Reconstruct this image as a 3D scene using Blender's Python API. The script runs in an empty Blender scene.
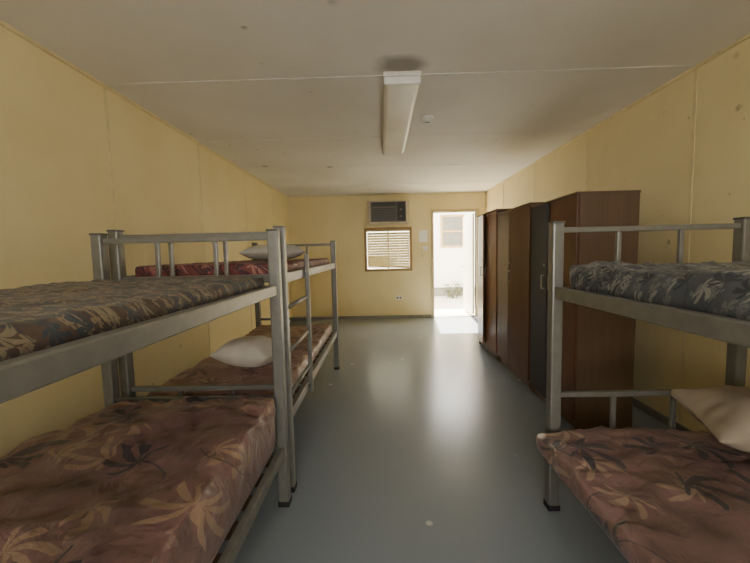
import bpy, bmesh, math, random
from mathutils import Vector, Matrix, noise
random.seed(7)
C = bpy.context.scene.collection
PI = math.pi

# ------------------------------------------------------------------ helpers
def box(bm, x0, x1, y0, y1, z0, z1):
    v = [bm.verts.new(p) for p in ((x0,y0,z0),(x1,y0,z0),(x1,y1,z0),(x0,y1,z0),(x0,y0,z1),(x1,y0,z1),(x1,y1,z1),(x0,y1,z1))]
    for f in ((3,2,1,0),(4,5,6,7),(0,1,5,4),(1,2,6,5),(2,3,7,6),(3,0,4,7)):
        bm.faces.new([v[i] for i in f])
    return bm

def cyl(bm, p0, p1, r, n=14, r2=None):
    p0 = Vector(p0); p1 = Vector(p1); d = p1 - p0; r2 = r if r2 is None else r2
    M = Matrix.Translation((p0+p1)/2) @ d.to_track_quat('Z','Y').to_matrix().to_4x4()
    bmesh.ops.create_cone(bm, cap_ends=True, segments=n, radius1=r, radius2=r2, depth=d.length, matrix=M)
    return bm

def NB(): return bmesh.new()

def obj(name, bm, mat, parent=None, bevel=0.0, smooth=False, loc=None, rot=None):
    me = bpy.data.meshes.new(name)
    bmesh.ops.recalc_face_normals(bm, faces=bm.faces[:])
    bm.to_mesh(me); bm.free()
    if smooth:
        for p in me.polygons: p.use_smooth = True
    me.materials.append(mat)
    o = bpy.data.objects.new(name, me); C.objects.link(o)
    if parent is not None: o.parent = parent
    if loc: o.location = loc
    if rot: o.rotation_euler = rot
    if bevel:
        m = o.modifiers.new('bevel', 'BEVEL'); m.width = bevel; m.segments = 2; m.limit_method = 'ANGLE'
    return o

def tag(o, label, cat, group=None):
    o['label'] = label; o['category'] = cat
    if group: o['group'] = group
    return o

def thing(name, label, cat, loc=(0,0,0), rotz=0, group=None):
    o = bpy.data.objects.new(name, None); C.objects.link(o)
    o.location = loc; o.rotation_euler = (0,0,rotz); o.empty_display_size = .1
    return tag(o, label, cat, group)

def struct(name, bm, mat, parent=None, bevel=0):
    o = obj(name, bm, mat, parent, bevel)
    if parent is None: o['kind'] = 'structure'
    return o

# ------------------------------------------------------------------ materials
def s2l(c):
    return tuple((x/255/12.92 if x/255 <= .04045 else ((x/255+.055)/1.055)**2.4) for x in c) + (1,)

class NT:
    def __init__(s, name):
        s.m = bpy.data.materials.new(name); s.m.use_nodes = True
        s.t = s.m.node_tree; s.b = s.t.nodes['Principled BSDF']
        s.tc = s.t.nodes.new('ShaderNodeTexCoord')
    def n(s, typ, **kw):
        nd = s.t.nodes.new(typ)
        ins = kw.pop('ins', {})
        for k, v in kw.items(): setattr(nd, k, v)
        for k, v in ins.items():
            if isinstance(v, bpy.types.NodeSocket): s.t.links.new(v, nd.inputs[k])
            else: nd.inputs[k].default_value = v
        return nd
    def math(s, op, a, b=None, c=None):
        ins = {0: a}
        if b is not None: ins[1] = b
        if c is not None: ins[2] = c
        return s.n('ShaderNodeMath', operation=op, ins=ins).outputs[0]
    def mix(s, f, a, b, blend='MIX'):
        nd = s.t.nodes.new('ShaderNodeMix'); nd.data_type = 'RGBA'; nd.blend_type = blend
        for i, v in ((0, f), (6, a), (7, b)):
            if isinstance(v, bpy.types.NodeSocket): s.t.links.new(v, nd.inputs[i])
            else: nd.inputs[i].default_value = v
        return nd.outputs[2]
    def noise(s, scale, detail=3, vec=None, dist=0):
        return s.n('ShaderNodeTexNoise', ins={'Vector': vec or s.tc.outputs['Object'], 'Scale': scale, 'Detail': detail, 'Distortion': dist}).outputs[0]
    def ramp(s, f, lo, hi):
        nd = s.n('ShaderNodeMapRange', ins={0: f, 1: lo, 2: hi}); return nd.outputs[0]
    def set(s, **kw):
        for k, v in kw.items():
            k = k.replace('_', ' ')
            if isinstance(v, bpy.types.NodeSocket): s.t.links.new(v, s.b.inputs[k])
            else: s.b.inputs[k].default_value = v
    def bump(s, h, strength=.2, dist=.01):
        b = s.n('ShaderNodeBump', ins={'Strength': strength, 'Distance': dist, 'Height': h})
        s.t.links.new(b.outputs[0], s.b.inputs['Normal'])

def m_plain(name, c, rough=.5, metal=0, var=.12, scale=14, bump=0):
    t = NT(name); a = s2l(c); b = tuple(x*(1-var) for x in a[:3]) + (1,)
    f = t.noise(scale)
    t.set(Base_Color=t.mix(t.ramp(f, .35, .65), a, b), Roughness=rough, Metallic=metal)
    if bump: t.bump(t.noise(scale*12), bump, .002)
    return t.m

def specks(t, col, scale, gate, size, amt, dark):
    vo = t.n('ShaderNodeTexVoronoi', ins={'Vector': t.tc.outputs['Object'], 'Scale': scale})
    sp = t.ramp(vo.outputs['Distance'], size, size*.4)
    g = t.math('GREATER_THAN', t.n('ShaderNodeSeparateColor', ins={0: vo.outputs['Color']}).outputs[0], gate)
    sp = t.math('MULTIPLY', t.math('MULTIPLY', sp, g), t.ramp(t.noise(45, 2), .36, .52))
    return t.mix(t.math('MULTIPLY', sp, amt), col, s2l(dark))

def m_wall(name, c, c2, bumps=.15):
    t = NT(name); a = s2l(c); b = s2l(c2)
    col = t.mix(t.ramp(t.noise(1.3, 5), .4, .75), a, b)
    mp = t.n('ShaderNodeMapping', ins={'Vector': t.tc.outputs['Object'], 'Scale': (3, 3, .9)})
    col = t.mix(t.math('MULTIPLY', t.ramp(t.noise(1.6, 6, mp.outputs[0], .3), .58, .78), .14), col, s2l((180, 152, 102)))
    col = specks(t, col, 2.3, .6, .06, .55, (116, 92, 58))
    col = specks(t, col, 6.1, .74, .075, .5, (126, 102, 68))
    t.set(Base_Color=col, Roughness=.55)
    t.bump(t.noise(70, 3), bumps, .003)
    return t.m

def m_ceiling():
    t = NT('ceiling_board')
    col = t.mix(t.ramp(t.noise(1.1, 5), .35, .7), s2l((228, 223, 210)), s2l((216, 209, 192)))
    col = specks(t, col, 1.6, .35, .09, .8, (80, 64, 48))
    col = specks(t, col, 4.6, .6, .10, .6, (106, 90, 70))
    # uneven darker patch around the near end of the fluorescent fitting
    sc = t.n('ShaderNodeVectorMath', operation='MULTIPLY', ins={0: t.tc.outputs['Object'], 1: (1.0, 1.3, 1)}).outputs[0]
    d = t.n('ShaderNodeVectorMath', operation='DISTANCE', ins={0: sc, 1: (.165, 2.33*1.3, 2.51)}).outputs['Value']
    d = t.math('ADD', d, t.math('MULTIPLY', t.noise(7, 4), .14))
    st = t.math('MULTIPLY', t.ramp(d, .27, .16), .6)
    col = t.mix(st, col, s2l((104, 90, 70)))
    t.set(Base_Color=col, Roughness=.8)
    t.bump(t.noise(90, 4), .35, .004)
    return t.m

def m_floor():
    t = NT('grey_vinyl_floor')
    col = t.mix(t.ramp(t.noise(.8, 2), .2, .8), s2l((131, 138, 143)), s2l((125, 132, 137)))
    vo = t.n('ShaderNodeTexVoronoi', ins={'Vector': t.tc.outputs['Object'], 'Scale': 3.6})
    g = t.math('GREATER_THAN', t.n('ShaderNodeSeparateColor', ins={0: vo.outputs['Color']}).outputs[1], .45)
    sp = t.math('MULTIPLY', t.ramp(vo.outputs['Distance'], .08, .05), g)
    col = t.mix(t.math('MULTIPLY', sp, .5), col, s2l((212, 210, 200)))
    t.set(Base_Color=col, Roughness=.26, Specular_IOR_Level=.48)
    return t.m

def m_wood(name, c, c2, rough=.34, wear=.25):
    t = NT(name)
    mp = t.n('ShaderNodeMapping', ins={'Vector': t.tc.outputs['Object'], 'Scale': (14, 14, 1.1)})
    f = t.noise(2.0, 6, mp.outputs[0], .8)
    col = t.mix(t.ramp(f, .25, .75), s2l(c), s2l(c2))
    col = t.mix(t.math('MULTIPLY', t.ramp(t.noise(3.2, 5), .55, .75), wear), col, s2l((140, 116, 88)))
    t.set(Base_Color=col, Roughness=rough)
    t.bump(f, .04, .002)
    return t.m

def m_floral(name, base, base2, c1, c2, s1=3.2, s2=3.7, g1=.35, g2=.4, fine=None, finescale=12, finestr=.4, seed=0.0, rough=.5, bump=.4, pw=1.5, line=None):
    t = NT(name)
    sp = t.n('ShaderNodeSeparateXYZ', ins={0: t.tc.outputs['Object']})
    x = t.math('ADD', sp.outputs[0], t.math('MULTIPLY', sp.outputs[2], .8))
    y = t.math('ADD', sp.outputs[1], t.math('MULTIPLY', sp.outputs[2], .6))
    v = t.n('ShaderNodeCombineXYZ', ins={0: x, 1: y, 2: 0.0}).outputs[0]
    nz = t.n('ShaderNodeTexNoise', ins={'Vector': v, 'Scale': 5.0, 'Detail': 1.0})
    off = t.n('ShaderNodeVectorMath', operation='MULTIPLY_ADD', ins={0: nz.outputs['Color'], 1: (.10, .10, 0), 2: v}).outputs[0]
    def cell(sc, shift):
        vv = t.n('ShaderNodeVectorMath', operation='MULTIPLY_ADD', ins={0: off, 1: (sc, sc, 0), 2: (shift, shift*.7+seed, 0)}).outputs[0]
        vo = t.n('ShaderNodeTexVoronoi', voronoi_dimensions='2D', ins={'Vector': vv, 'Scale': 1.0, 'Randomness': .7})
        loc = t.n('ShaderNodeVectorMath', operation='SUBTRACT', ins={0: vv, 1: vo.outputs['Position']}).outputs[0]
        cs = t.n('ShaderNodeSeparateColor', ins={0: vo.outputs['Color']})
        rt = t.n('ShaderNodeVectorRotate', rotation_type='Z_AXIS', ins={'Vector': loc, 'Angle': t.math('MULTIPLY', cs.outputs[0], 6.283)})
        q = t.n('ShaderNodeSeparateXYZ', ins={0: rt.outputs[0]})
        return q.outputs[0], q.outputs[1], loc, cs
    def petals(sc, L, n, shift, gate, pw, asym=.5, stem=True, sw=.02):
        qx, qy, loc, cs = cell(sc, shift)
        r = t.n('ShaderNodeVectorMath', operation='LENGTH', ins={0: loc}).outputs['Value']
        th = t.math('ADD', t.math('ARCTAN2', qy, qx), t.math('MULTIPLY', r, .9))
        pet = t.math('POWER', t.math('ABSOLUTE', t.math('COSINE', t.math('MULTIPLY', th, n/2))), pw)
        rr = t.math('MULTIPLY', t.math('MULTIPLY', pet, L), t.math('MULTIPLY_ADD', t.math('COSINE', th), asym, 1-asym))
        dl = t.math('SUBTRACT', rr, r)
        mk = t.ramp(dl, -.01, .03)
        if stem:
            yy = t.math('ABSOLUTE', t.math('SUBTRACT', qy, t.math('MULTIPLY', t.math('MULTIPLY', qx, qx), .9)))
            mk = t.math('MAXIMUM', mk, t.math('MULTIPLY', t.ramp(yy, sw, sw*.5), t.math('GREATER_THAN', .1, qx)))
        g = t.math('GREATER_THAN', cs.outputs[1], gate)
        eg = t.math('MULTIPLY', t.math('MULTIPLY', t.ramp(t.math('ABSOLUTE', dl), .035, .01), g), t.math('GREATER_THAN', r, .1))
        return t.math('MULTIPLY', mk, g), eg
    col = t.mix(t.ramp(t.noise(7, 4, v), .35, .65), s2l(base), s2l(base2))
    if fine:
        col = t.mix(t.math('MULTIPLY', petals(finescale, .62, 5, 8.1, .25, .8, .3, False)[0], finestr), col, s2l(fine))
    col = t.mix(t.math('MULTIPLY', petals(s2, .74, 8, 5.3, g2, pw*1.2, .5, False)[0], .8), col, s2l(c2))
    m1, e1 = petals(s1, .80, 8, 0.0, g1, pw)
    col = t.mix(t.math('MULTIPLY', m1, .9), col, s2l(c1))
    if line: col = t.mix(t.math('MULTIPLY', e1, .4), col, s2l(line))
    t.set(Base_Color=col, Roughness=rough, Sheen_Weight=.05)
    h = t.math('ADD', t.noise(8, 4, None, .8), t.math('MULTIPLY', t.noise(240, 1), .03))
    t.bump(h, bump, .03)
    return t.m

M = {}
M['wall'] = m_wall('cream_yellow_wall_paint', (231, 214, 162), (222, 202, 145))
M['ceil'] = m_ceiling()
M['floor'] = m_floor()
M['batten'] = m_plain('cream_batten', (228, 211, 160), .5)
M['cbatten'] = m_plain('pale_ceiling_batten', (231, 226, 214), .8)
M['metal'] = m_plain('grey_painted_steel', (122, 120, 112), .36, .3, .15, 22)
M['metal_d'] = m_plain('dark_grey_steel', (96, 94, 88), .4, .35, .18, 22)
M['slat'] = m_plain('plywood_bed_base', (80, 62, 44), .7)
M['rubber'] = m_plain('black_rubber', (30, 29, 28), .7)
M['wood'] = m_wood('dark_brown_laminate', (104, 66, 47), (82, 51, 37))
M['wood_lit'] = m_wood('door_lit_brown_laminate', (134, 84, 60), (110, 68, 49))  # brown laminate with warm reddish light from the doorway put into the colour
M['wood_s'] = m_wood('brown_side_laminate', (100, 78, 58), (90, 69, 51), .55, .12)
M['greydoor'] = m_plain('charcoal_laminate', (44, 42, 44), .7)
M['chrome'] = m_plain('worn_chrome', (150, 146, 136), .35, .9)
M['white'] = m_plain('white_plastic', (232, 230, 220), .45, 0, .06)
M['white_m'] = m_plain('white_enamel', (224, 220, 206), .4, 0, .08)
M['dark'] = m_plain('dark_grille_plastic', (44, 40, 36), .5)
M['darkg'] = m_plain('grey_brown_plastic', (88, 82, 72), .3)
M['paper'] = m_plain('white_paper', (244, 242, 236), .8, 0, .04)
M['brownframe'] = m_plain('brown_window_frame', (140, 120, 90), .5)
M['yellowframe'] = m_plain('yellowish_window_frame', (170, 142, 86), .5)
M['tanframe'] = m_plain('tan_window_frame', (158, 128, 78), .5)
M['accase'] = m_plain('beige_appliance_case', (206, 192, 160), .5)
M['frame'] = m_plain('beige_door_frame', (200, 180, 136), .5)
M['base'] = m_plain('grey_skirting', (132, 132, 122), .5)
M['blind'] = m_plain('cream_blind', (200, 184, 138), .6)
M['pillow'] = m_plain('off_white_pillowcase', (222, 214, 198), .85, 0, .12, 9, .3)
M['pillow2'] = m_plain('pale_grey_pillowcase', (200, 196, 186), .85, 0, .16, 7, .3)
M['pillow3'] = m_plain('beige_pillowcase', (180, 166, 144), .85, 0, .16, 7, .3)
M['sand'] = m_plain('pale_concrete', (228, 216, 192), .9, 0, .2, 2, .3)
M['extwall'] = m_plain('white_cabin_cladding', (240, 236, 226), .7, 0, .06, 2)
M['extglass'] = m_plain('dusty_glass', (112, 108, 94), .3, 0, .2, 6)
M['leaf'] = m_plain('dusty_green_leaves', (92, 98, 62), .7, 0, .3, 9)
M['twig'] = m_plain('brown_twigs', (104, 84, 58), .8)
M['rose'] = m_floral('rose_brown_leaf_print', (130, 98, 89), (111, 83, 76), (54, 51, 54), (164, 136, 108), 3.8, 4.4, .35, .4, (92, 71, 65), 9, .2, 0.0, .32, .55, 1.8, (164, 136, 112))
M['rose2'] = m_floral('rose_leaf_print', (134, 103, 95), (115, 89, 82), (62, 60, 64), (170, 145, 120), 4.1, 4.8, .35, .4, (98, 79, 73), 10, .2, 4.0, .32, .55, 1.8, (172, 148, 126))
M['pink'] = m_floral('pale_rose_leaf_print', (158, 122, 112), (142, 106, 98), (98, 76, 73), (184, 160, 140), 5.0, 5.6, .4, .35, (116, 88, 82), 12, .3, 7.0, .45)
M['busy'] = m_floral('busy_dark_leaf_print', (86, 69, 56), (62, 52, 46), (46, 59, 67), (128, 118, 94), 19.0, 22.0, .1, .1, (134, 116, 88), 33, .8, 9.0, .6, .3, .9)
M['maroon'] = m_floral('maroon_leaf_print', (130, 66, 60), (108, 53, 50), (56, 35, 37), (162, 116, 100), 9.5, 10.5, .15, .25, (80, 43, 41), 16, .5, 2.0, .6)
M['greyflo'] = m_floral('dark_grey_blossom_print', (82, 86, 91), (68, 72, 77), (46, 49, 55), (142, 140, 130), 12.0, 14.0, .3, .2, (130, 129, 121), 24, .45, 6.0, .6, .3, 1.2)

def m_diffuser():
    t = NT('ribbed_diffuser')
    w = t.n('ShaderNodeTexWave', wave_type='BANDS', bands_direction='X', ins={'Vector': t.tc.outputs['Object'], 'Scale': 22.0})
    col = t.mix(t.ramp(t.noise(3, 3), .3, .7), s2l((240, 236, 224)), s2l((226, 220, 204)))
    t.set(Base_Color=t.mix(t.math('MULTIPLY', w.outputs[1], .10), col, s2l((170, 162, 142))), Roughness=.35)
    t.bump(w.outputs[1], .2, .003)
    return t.m
M['diff'] = m_diffuser()

# ------------------------------------------------------------------ room shell
XL, XR, YF, YB, H, T = -1.86, 2.11, 7.13, -1.6, 2.51, .12
DX0, DX1, DH = 1.07, 1.93, 2.13           # door opening
WX0, WX1, WZ0, WZ1 = -.31, .61, .99, 1.83  # far window opening
struct('floor', box(NB(), XL-T, XR+T, YB-T, YF+T, -.1, 0), M['floor'])
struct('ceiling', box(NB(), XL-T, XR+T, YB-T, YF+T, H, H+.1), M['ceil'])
struct('wall_left', box(NB(), XL-T, XL, YB-T, YF+T, 0, H), M['wall'])
struct('wall_right', box(NB(), XR, XR+T, YB-T, YF+T, 0, H), M['wall'])
b = NB()
box(b, XL, WX0, YF, YF+T, 0, H); box(b, WX0, WX1, YF, YF+T, 0, WZ0); box(b, WX0, WX1, YF, YF+T, WZ1, H)
box(b, WX1, DX0, YF, YF+T, 0, H); box(b, DX0, DX1, YF, YF+T, DH, H); box(b, DX1, XR, YF, YF+T, 0, H)
struct('wall_far', b, M['wall'])
b = NB()
box(b, XL, -.9, YB-T, YB, 0, H); box(b, 1.1, XR, YB-T, YB, 0, H)
box(b, -.9, 1.1, YB-T, YB, 0, .9); box(b, -.9, 1.1, YB-T, YB, 2.1, H)
struct('wall_back', b, M['wall'])
struct('baseboard_far', box(NB(), XL, DX0-.06, YF-.012, YF, 0, .06), M['base'])
struct('baseboard_left', box(NB(), XL, XL+.012, YB, YF-.012, 0, .06), M['base'])
struct('baseboard_right', box(NB(), XR-.012, XR, YB, YF-.012, 0, .06), M['base'])
k = 1
for y in (2.45-1.22*3, 2.45-1.22*2, 2.45-1.22, 2.45, 3.67, 4.89, 6.11):
    struct('trim_%d' % k, box(NB(), XL+.006, XR-.006, y-.012, y+.012, H-.003, H), M['cbatten'], bevel=.001); k += 1
    struct('trim_%d' % k, box(NB(), XL, XL+.004, y-.012, y+.012, .08, H-.007), M['batten'], bevel=.001); k += 1
    struct('trim_%d' % k, box(NB(), XR-.004, XR, y-.012, y+.012, .08, H-.007), M['batten'], bevel=.001); k += 1
for x0, x1 in ((XL, XL+.02), (XR-.02, XR)):
    struct('trim_%d' % k, box(NB(), x0, x1, YB, YF, H-.02, H), M['batten'], bevel=.004); k += 1
struct('trim_%d' % k, box(NB(), XL+.02, XR-.02, YF-.02, YF, H-.02, H), M['batten'], bevel=.004); k += 1

# door
d = obj('door_1', box(box(box(NB(), DX0-.05, DX0, YF-.02, YF+T+.01, 0, DH+.05), DX1, DX1+.05, YF-.02, YF+T+.01, 0, DH+.05), DX0, DX1, YF-.02, YF+T+.01, DH, DH+.05), M['frame'], bevel=.004)
d['kind'] = 'structure'
obj('threshold', box(NB(), DX0, DX1, YF-.01, YF+T+.02, 0, .012), M['chrome'], d, .003)
lf = obj('door_leaf', box(NB(), DX1-.045, DX1-.005, YF+T+.02, YF+T+.84, .02, DH-.02), M['white_m'], d, .003)
obj('door_handle', cyl(cyl(NB(), (DX1-.045, YF+T+.76, 1.0), (DX1-.09, YF+T+.76, 1.0), .01), (DX1-.09, YF+T+.76, 1.0), (DX1-.09, YF+T+.65, 1.0), .009), M['chrome'], lf, smooth=True)

# far window
b = NB(); e = .03
box(b, WX0-.02, WX0+e, YF-.015, YF+.06, WZ0-.02, WZ1+.02); box(b, WX1-e, WX1+.02, YF-.015, YF+.06, WZ0-.02, WZ1+.02)
box(b, WX0+e, WX1-e, YF-.015, YF+.06, WZ1-e, WZ1+.02); box(b, WX0+e, WX1-e, YF-.015, YF+.06, WZ0-.02, WZ0+e)
w = obj('window_1', b, M['tanframe'], bevel=.004); w['kind'] = 'structure'
obj('mullion', box(NB(), .135, .165, YF+.02, YF+.05, WZ0+e, WZ1-e), M['brownframe'], w, .003)
def m_glass():
    t = NT('clear_glass'); t.set(Base_Color=(.9,.95,.93,1), Roughness=.05, Transmission_Weight=1.0, IOR=1.05); return t.m
G = m_glass()
obj('pane', box(NB(), WX0+e, .135, YF+.032, YF+.038, WZ0+e, WZ1-e), G, w)
obj('pane', box(NB(), .165, WX1-e, YF+.032, YF+.038, WZ0+e, WZ1-e), G, w)
bl = thing('window_blind', 'cream horizontal slat blind hanging slightly crooked over the small tan-framed window', 'window blind', (.15, YF+.002, WZ0))
obj('head_rail', box(NB(), -.429, .429, -.016, .016, .78, .809), M['blind'], bl, .002)
b = NB()
n = 14
for i in range(n):
    z = .076 + i*.0510
    tl = .024*max(0, 1-i/4)                 # the lowest slats hang crooked, higher at the left
    hh = .0238
    v = [b.verts.new(p) for p in ((-.421,-.022,z-hh+tl),(.425,-.022,z-hh-tl*.4),(.425,.006,z+hh-tl*.4),(-.421,.006,z+hh+tl))]
    b.faces.new(v)
obj('slats', b, M['blind'], bl)
b = NB()
box(b, -.421, .424, -.010, .010, .031, .044)
for v in b.verts:
    if v.co.x < 0: v.co.z += .028
obj('bottom_rail', b, M['tanframe'], bl, .002)
# window behind the camera, lets the daylight in
b = NB()
box(b, -.9, -.85, YB-T, YB, .9, 2.1); box(b, 1.05, 1.1, YB-T, YB, .9, 2.1); box(b, -.85, 1.05, YB-T, YB, .9, .95); box(b, -.85, 1.05, YB-T, YB, 2.05, 2.1); box(b, .08, .12, YB-T, YB, .95, 2.05)
struct('window_2', b, M['brownframe'])

# ------------------------------------------------------------------ wall & ceiling things
ac = thing('air_conditioner', 'boxy window air conditioner with dark front set high on the far wall', 'air conditioner', (.16, YF, 1.90))
b = NB()
box(b, -.42, .42, -.05, 0, 0, .03); box(b, -.42, .42, -.05, 0, .45, .48); box(b, -.42, -.365, -.05, 0, .03, .45); box(b, .365, .42, -.05, 0, .03, .45)
obj('surround', b, M['accase'], ac, .004)
obj('housing', box(NB(), -.365, .365, -.20, 0, .03, .45), M['accase'], ac, .01)
obj('front_panel', box(NB(), -.345, .345, -.208, -.20, .045, .435), M['darkg'], ac, .003)
b = NB()
for i in range(8):
    z = .07 + i*.032; box(b, -.32, .15, -.214, -.208, z, z+.017)
obj('grille', b, M['dark'], ac)
obj('air_outlet', box(NB(), -.32, .15, -.212, -.208, .345, .42), M['dark'], ac)
cp = obj('control_panel', box(NB(), .17, .325, -.212, -.208, .065, .42), M['dark'], ac, .003)
for z in (.15, .28):
    obj('knob', cyl(NB(), (.247, -.212, z), (.247, -.230, z), .020), M['metal_d'], cp)

fx = thing('ceiling_light', 'long white fluorescent ceiling light, switched off, over the aisle', 'light fixture', (.165, 3.23, H))
obj('housing', box(NB(), -.125, .125, -.84, .84, -.03, 0), M['white_m'], fx, .005)
b = NB()
pr = [(-.12, -.03), (-.118, -.055), (-.108, -.070), (-.09, -.078), (.09, -.078), (.108, -.070), (.118, -.055), (.12, -.03)]
r0 = [b.verts.new((x, -.81, z)) for x, z in pr]; r1 = [b.verts.new((x, .81, z)) for x, z in pr]
for i in range(7): b.faces.new((r0[i], r0[i+1], r1[i+1], r1[i]))
b.faces.new(r0); b.faces.new(r1)
obj('diffuser', b, M['diff'], fx)
for y0, y1 in ((-.84, -.81), (.81, .84)):
    obj('end_cap', box(NB(), -.123, .123, y0, y1, -.081, -.03), M['white'], fx, .01)

sd = thing('smoke_detector', 'round white smoke detector on the ceiling right of the light', 'smoke detector', (.43, 3.2, H))
obj('base', cyl(NB(), (0,0,-.012), (0,0,0), .062, 28), M['white'], sd)
obj('cover', cyl(NB(), (0,0,-.045), (0,0,-.012), .04, 28, .056), M['white_m'], sd, .004)
obj('vent', cyl(NB(), (0,0,-.052), (0,0,-.045), .024, 20), M['metal_d'], sd)

so = thing('wall_socket', 'white double power socket low on the far wall', 'power socket', (.35, YF, .42))
obj('plate', box(NB(), -.06, .06, -.012, 0, -.04, .04), M['white'], so, .004)
for x in (-.03, .03):
    obj('outlet', box(NB(), x-.016, x+.016, -.015, -.012, -.016, .016), M['dark'], so)
sw = thing('light_switch', 'white light switch on the far wall left of the doorway', 'light switch', (.90, YF, 1.42))
obj('plate', box(NB(), -.045, .045, -.012, 0, -.045, .045), M['white'], sw, .004)
obj('rocker', box(NB(), -.012, .012, -.018, -.012, -.02, .02), M['white_m'], sw, .002)
tag(obj('paper_notice', box(NB(), -.085, .085, -.002, 0, -.12, .12), M['paper'], loc=(.86, YF, 1.66)), 'white paper notice stuck to the far wall above the light switch', 'notice')

# ------------------------------------------------------------------ bunk beds
def bunk(label, cx, y0, y1, w, h, zu, zl, cross, side, ladder=False, rh=.058):
    L = y1-y0
    t = thing('bunk_bed', label, 'bunk bed', (cx, (y0+y1)/2, 0), 0, 'steel bunk beds of the dormitory')
    p = .027; hw = w/2; hl = L/2
    for sx in (-1, 1):
        for sy in (-1, 1):
            x, y = sx*hw, sy*hl
            po = obj('post', box(NB(), x-p, x+p, y-p, y+p, .02, h), M['metal'], t, .008)
            obj('foot_cap', box(NB(), x-p-.003, x+p+.003, y-p-.003, y+p+.003, 0, .03), M['rubber'], po, .004)
            obj('top_cap', box(NB(), x-p-.002, x+p+.002, y-p-.002, y+p+.002, h-.004, h+.006), M['metal_d'], po, .003)
    for z in (zu, zl):
        for sx in (-1, 1):
            x = sx*hw
            obj('side_rail', box(NB(), x-.017, x+.017, -hl+p, hl-p, z-rh, z), M['metal'], t, .005)
        b = NB()
        n = 13
        for i in range(n):
            y = -hl+.10 + i*(L-.20)/(n-1)
            box(b, -hw+.017, hw-.017, y-.035, y+.035, z-.04, z-.022)
        obj('slat_base', b, M['slat'], t)
    for sy in (-1, 1):
        y = sy*hl
        b = NB()
        box(b, -hw+p, hw-p, y-.013, y+.013, h-.048, h-.022)
        box(b, -hw+p, hw-p, y-.015, y+.015, zu-.05, zu-.005)
        for q in (-1/6, 1/6):
            box(b, w*q-.010, w*q+.010, y-.010, y+.010, zu-.005, h-.048)
        obj('upper_end_panel', b, M['metal'], t, .003)
        b = NB()
        box(b, -hw+p, hw-p, y-.013, y+.013, cross-.013, cross+.013)
        box(b, -hw+p, hw-p, y-.015, y+.015, zl-.05, zl-.005)
        for q in (-1/6, 1/6):
            box(b, w*q-.010, w*q+.010, y-.010, y+.010, zl-.005, cross-.013)
        obj('lower_end_panel', b, M['metal'], t, .003)
    if ladder:
        x = side*(hw+.004)
        ya, yb = -hl+.035, -hl+.50
        la = obj('ladder', box(NB(), x-.014+side*.028, x+.014+side*.028, yb-.014, yb+.014, zl-.08, zu+.10), M['metal'], t, .006)
        for z in (zu-.05, zl-.05):
            obj('ladder_bracket', box(NB(), min(x, x+side*.03), max(x, x+side*.03), yb-.02, yb+.02, z, z+.03), M['metal_d'], la)
        for z in (.56, .80, 1.04):
            obj('rung', cyl(NB(), (x+side*.02, ya-.02, z), (x+side*.02, yb, z), .012), M['metal'], la, smooth=True)
    return t

LX, LW = -.985, .89
bunk('grey steel bunk bed nearest the camera against the left wall', LX, -.185, 1.765, LW, 1.45, 1.178, .33, .585, 1, rh=.052)
bunk('grey steel bunk bed with a ladder, farther along the left wall', LX, 1.88, 3.97, LW, 1.475, 1.23, .45, .60, 1, True)
RX = 1.295
bunk('grey steel bunk bed on the right side in front of the brown wardrobes', RX, -.23, 1.72, LW, 1.45, 1.144, .34, .60, -1)

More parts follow.
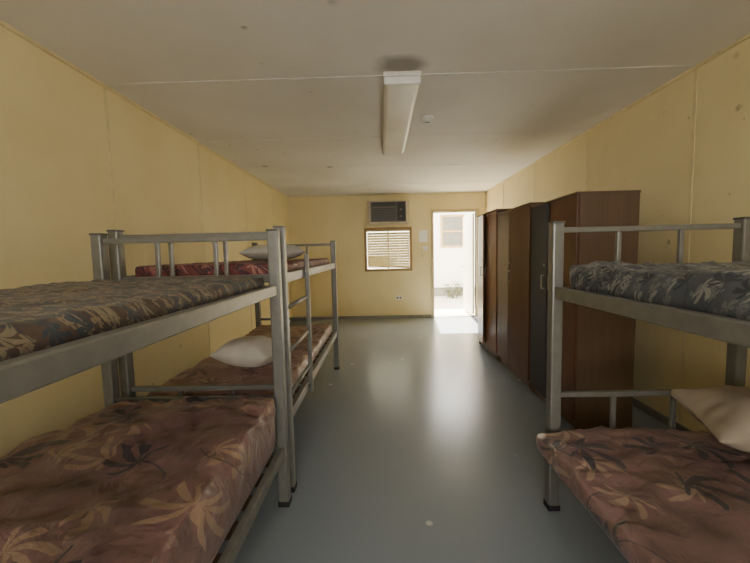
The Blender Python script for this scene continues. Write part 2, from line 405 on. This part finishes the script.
# ------------------------------------------------------------------ soft things
def cushion(name, mat, hx, hy, hz, r, loc, amp=.012, seed=0, pillow=False, rot=(0,0,0), n=(40, 84, 5), sag=0):
    nx, ny, nz = n
    bm = NB(); V = {}
    def gv(i, j, k_):
        key = (i, j, k_)
        if key in V: return V[key]
        def f(a, m):
            u = -1 + 2*a/m
            return u if pillow else math.copysign(1-(1-abs(u))**1.25, u)
        p = Vector((f(i, nx)*hx, f(j, ny)*hy, (-1+2*k_/nz)*hz))
        u, v_ = p.x/hx, p.y/hy
        if pillow:
            q = max(0, 1-abs(u)**2.6) ** .6 * max(0, 1-abs(v_)**2.6) ** .6
            z = p.z*(.06+.94*q)
            x = p.x*(1-.07*(1-v_*v_)*abs(u)**2); y = p.y*(1-.09*(1-u*u)*abs(v_)**2)
            p = Vector((x, y, z))
        else:
            c = Vector((max(-hx+r, min(hx-r, p.x)), max(-hy+r, min(hy-r, p.y)), max(-hz+r, min(hz-r, p.z))))
            dd = p-c
            if dd.length > 1e-6: p = c + dd.normalized()*min(r, dd.length)
        s = Vector((seed*3.1, seed*1.7, seed))
        top = (k_/nz)
        lo = noise.noise(Vector((p.x*3, p.y*3, 0))+s)
        mid = noise.noise(Vector((p.x*9+lo, p.y*7, p.z*4))+s)
        rid = 1-abs(noise.noise(Vector((p.x*4+mid*.8, p.y*6+lo*2, p.z*3))+s*2))*2.4
        rid2 = 1-abs(noise.noise(Vector((p.x*12+p.y*7, p.y*5-p.x*4, p.z*3))+s*3))*2.6
        dz = amp*(lo*.9+mid*.3+max(0, rid-.4)*.9+max(0, rid2-.5)*.6)
        p.z += dz*top
        p.z -= sag*(1-min(1, abs(v_)**2))*(1-u*u*.4)*top
        if not pillow:
            w_ = noise.noise(Vector((0 if abs(u) > .99 else p.x*6, p.y*6, p.z*10))+s)
            if abs(u) > .93: p.x += math.copysign(amp*.7*w_, u)*(.3+top)
            if abs(v_) > .97: p.y += math.copysign(amp*.5*w_, v_)
        V[key] = bm.verts.new(p+Vector((0, 0, hz)))
        return V[key]
    def face(*q): bm.faces.new([gv(*a) for a in q])
    for i in range(nx):
        for j in range(ny):
            for k_ in (0, nz): face((i,j,k_), (i+1,j,k_), (i+1,j+1,k_), (i,j+1,k_))
    for j in range(ny):
        for k_ in range(nz):
            for i in (0, nx): face((i,j,k_), (i,j+1,k_), (i,j+1,k_+1), (i,j,k_+1))
    for i in range(nx):
        for k_ in range(nz):
            for j in (0, ny): face((i,j,k_), (i+1,j,k_), (i+1,j,k_+1), (i,j,k_+1))
    o = obj(name, bm, mat, smooth=True, loc=loc, rot=rot)
    if pillow:
        m = o.modifiers.new('sub', 'SUBSURF'); m.levels = 1; m.render_levels = 1
    return o

y1c = (-.185+1.765)/2
tag(cushion('mattress', M['busy'], .41, .93, .031, .026, (LX, y1c, 1.158), .013, 1), 'thin mattress in busy dark leaf print on the upper bunk nearest at left', 'mattress')
tag(cushion('mattress', M['rose'], .425, .93, .138, .05, (LX+.012, y1c, .332), .034, 2), 'thick rose-brown leaf print mattress on the lower bunk nearest at left', 'mattress')
y2c = (1.88+3.97)/2
tag(cushion('mattress', M['maroon'], .41, .98, .036, .022, (LX, y2c, 1.21), .006, 3), 'thin maroon patterned mattress on the upper bunk of the farther left bed', 'mattress')
tag(cushion('mattress', M['pink'], .41, .98, .055, .04, (LX, y2c, .43), .020, 4), 'pale rose mattress on the lower bunk of the farther left bed', 'mattress')
y3c = (-.23+1.72)/2
tag(cushion('mattress', M['greyflo'], .415, .925, .057, .038, (RX, y3c, 1.126), .022, 6), 'dark blue-grey blossom print mattress on the right upper bunk', 'mattress')
tag(cushion('mattress', M['rose2'], .49, .905, .052, .04, (RX-.075, y3c-.0, .346), .028, 7), 'rose leaf print mattress overhanging the right lower bunk', 'mattress')

tag(cushion('pillow', M['pillow2'], .28, .19, .07, .03, (-.98, 3.2, 1.285), .012, 11, True, (0, 0, .25), (22, 16, 4)), 'pale grey pillow on the upper bunk of the farther left bed', 'pillow')
tag(cushion('pillow', M['pillow'], .215, .17, .10, .03, (-.93, 2.42, .555), .014, 12, True, (0, 0, -.25), (22, 16, 4)), 'off-white pillow on the lower bunk of the farther left bed', 'pillow')
tag(cushion('pillow', M['pillow3'], .29, .20, .11, .03, (1.62, 1.42, .49), .03, 13, True, (.08, -.03, -.3), (22, 16, 4)), 'beige pillow at the far end of the right lower bunk', 'pillow')

# ------------------------------------------------------------------ wardrobes
def wardrobe(label, y0, y1, h, x0=1.37, x1=1.80, mats=('wood', 'wood'), ajar=(0, 0)):
    t = thing('wardrobe', label, 'wardrobe', ((x0+x1)/2, (y0+y1)/2, 0), 0, 'wardrobes lined up on the right')
    d = (x1-x0)/2; w = (y1-y0)/2; th = .018
    b = NB()
    box(b, -d+.02, d, -w, -w+th, .0, h-th); box(b, -d+.02, d, w-th, w, .0, h-th)
    box(b, -d+.02, d, -w+th, w-th, .08, .08+th); box(b, d-.01, d, -w+th, w-th, .08+th, h-th)
    box(b, -d+.03, d-.01, -w+th, w-th, h*.78, h*.78+th)
    obj('carcass', b, M['wood_s'], t, .002)
    obj('top_panel', box(NB(), -d-.005, d+.003, -w-.004, w+.004, h-th, h), M['wood_s'], t, .003)
    obj('plinth', box(NB(), -d+.04, -d+.058, -w+th, w-th, 0, .08), M['wood'], t)
    for s, m, a in ((-1, mats[0], ajar[0]), (1, mats[1], ajar[1])):
        W_ = w-.004; sg = -s
        do = obj('door', box(NB(), 0, .018, min(0, sg*W_), max(0, sg*W_), .085, h-th-.003), M[m], t, .002,
                 loc=(-d, s*(w-.002), 0), rot=(0, 0, math.radians(a)*(1 if s < 0 else -1)))
        yh = sg*(W_-.04)
        hb = NB()
        box(hb, -.028, -.018, yh-.006, yh+.006, 1.0, 1.12)
        box(hb, -.02, 0, yh-.006, yh+.006, 1.0, 1.012); box(hb, -.02, 0, yh-.006, yh+.006, 1.108, 1.12)
        obj('handle', hb, M['chrome'], do, .002)
        obj('lock', cyl(NB(), (-.006, yh, 1.2), (0, yh, 1.2), .012), M['chrome'], do)
        if m == 'greydoor': do['label'] = 'charcoal door'
    return t
wardrobe('brown two-door wardrobe nearest the camera, its far door charcoal', 2.49, 3.23, 1.72, mats=('wood', 'greydoor'), ajar=(2, 5))
wardrobe('dark brown two-door wardrobe in the middle of the row of three', 3.27, 4.15, 1.76, ajar=(5, 0))
wardrobe('two-door wardrobe nearest the open doorway, its brown tinted reddish for the door light', 4.20, 5.0, 1.82, mats=('wood_lit', 'wood_lit'), ajar=(0, 6))

# ------------------------------------------------------------------ outside
struct('ground', box(NB(), -8, 12, YF+T, 22, -.25, -.12), M['sand'])
tag(obj('door_step', box(NB(), .9, 2.1, YF+T+.02, YF+T+.95, -.12, -.01), M['sand'], bevel=.01), 'pale concrete step outside the open doorway', 'step')
nb = thing('cabin_building', 'white cabin building seen through the open doorway', 'building', (3, 11.5, -.12))
obj('wall', box(NB(), -6, 6, 0, 3, .3, 3.0), M['extwall'], nb)
obj('foundation', box(NB(), -5.95, 5.95, .05, 2.95, 0, .3), M['base'], nb)
obj('roof', box(NB(), -6.2, 6.2, -.3, 3.2, 3.0, 3.12), M['white_m'], nb)
wf = obj('window', box(box(box(box(box(NB(), -1.05, -.98, -.05, 0, 1.6, 2.65), -.36, -.29, -.05, 0, 1.6, 2.65), -.98, -.36, -.05, 0, 1.6, 1.67), -.98, -.36, -.05, 0, 2.58, 2.65), -.98, -.36, -.05, 0, 2.09, 2.15), M['yellowframe'], nb)
obj('pane', box(NB(), -.98, -.36, -.02, 0, 1.67, 2.58), M['extglass'], wf)
sh = thing('shrub', 'dusty green shrub on the ground outside, seen through the doorway', 'shrub', (2.3, 11.0, -.12))
tw = NB(); lv = NB()
for i in range(12):
    a = random.uniform(0, 2*PI); rr = random.uniform(.12, .42); hh = random.uniform(.25, .55)
    p1 = Vector((math.cos(a)*rr, math.sin(a)*rr*.7, hh)); p0 = Vector((math.cos(a)*.04, math.sin(a)*.04, 0))
    cyl(tw, p0, p1, .009, 5, .004)
    for j in range(24):
        c = p0.lerp(p1, random.uniform(.3, 1.05)) + Vector([random.uniform(-.09, .09) for _ in range(3)])
        dx = Vector([random.uniform(-1, 1) for _ in range(3)]).normalized(); dy = dx.orthogonal().normalized()
        lv.faces.new([lv.verts.new(q) for q in (c-dx*.045, c+dy*.017, c+dx*.045, c-dy*.017)])
obj('twigs', tw, M['twig'], sh)
obj('foliage', lv, M['leaf'], sh)

# ------------------------------------------------------------------ light
W = bpy.data.worlds.new('World'); bpy.context.scene.world = W; W.use_nodes = True
bg = W.node_tree.nodes['Background']; bg.inputs[0].default_value = (1, .98, .95, 1); bg.inputs[1].default_value = 10
def area(name, loc, rot, sx, sy, e, col):
    l = bpy.data.lights.new(name, 'AREA'); l.shape = 'RECTANGLE'; l.size = sx; l.size_y = sy; l.energy = e; l.color = col
    o = bpy.data.objects.new(name, l); C.objects.link(o); o.location = loc; o.rotation_euler = rot
area('back_window_light', (.1, YB+.02, 1.5), (PI/2-.28, 0, 0), 1.8, 1.05, 21, (1, .97, .93))
area('door_sky_light', (1.5, 8.9, 3.1), (-PI/2+.75, 0, 0), 1.6, 1.0, 140, (1, .97, .9))
s = bpy.data.lights.new('sun', 'SUN'); s.energy = 75; s.angle = .01; s.color = (1, .95, .85)
so_ = bpy.data.objects.new('sun', s); C.objects.link(so_)
so_.rotation_euler = Vector((-.05, -.60, -.8)).to_track_quat('-Z', 'Y').to_euler()

# ------------------------------------------------------------------ camera
cam = bpy.data.cameras.new('camera'); co = bpy.data.objects.new('camera', cam); C.objects.link(co)
cam.sensor_width = 36; cam.lens = 350/750*36; cam.clip_start = .05
phi, th, ro = math.radians(1.08), math.radians(4.47), math.radians(1.3)
f = Vector((-math.sin(phi)*math.cos(th), math.cos(phi)*math.cos(th), -math.sin(th)))
r0 = f.cross(Vector((0, 0, 1))).normalized(); u0 = r0.cross(f)
u = u0*math.cos(ro) + r0*math.sin(ro); r = r0*math.cos(ro) - u0*math.sin(ro)
m = Matrix((r, u, -f)).transposed().to_4x4(); m.translation = Vector((0, 0, 1.32))
co.matrix_world = m
bpy.context.scene.camera = co
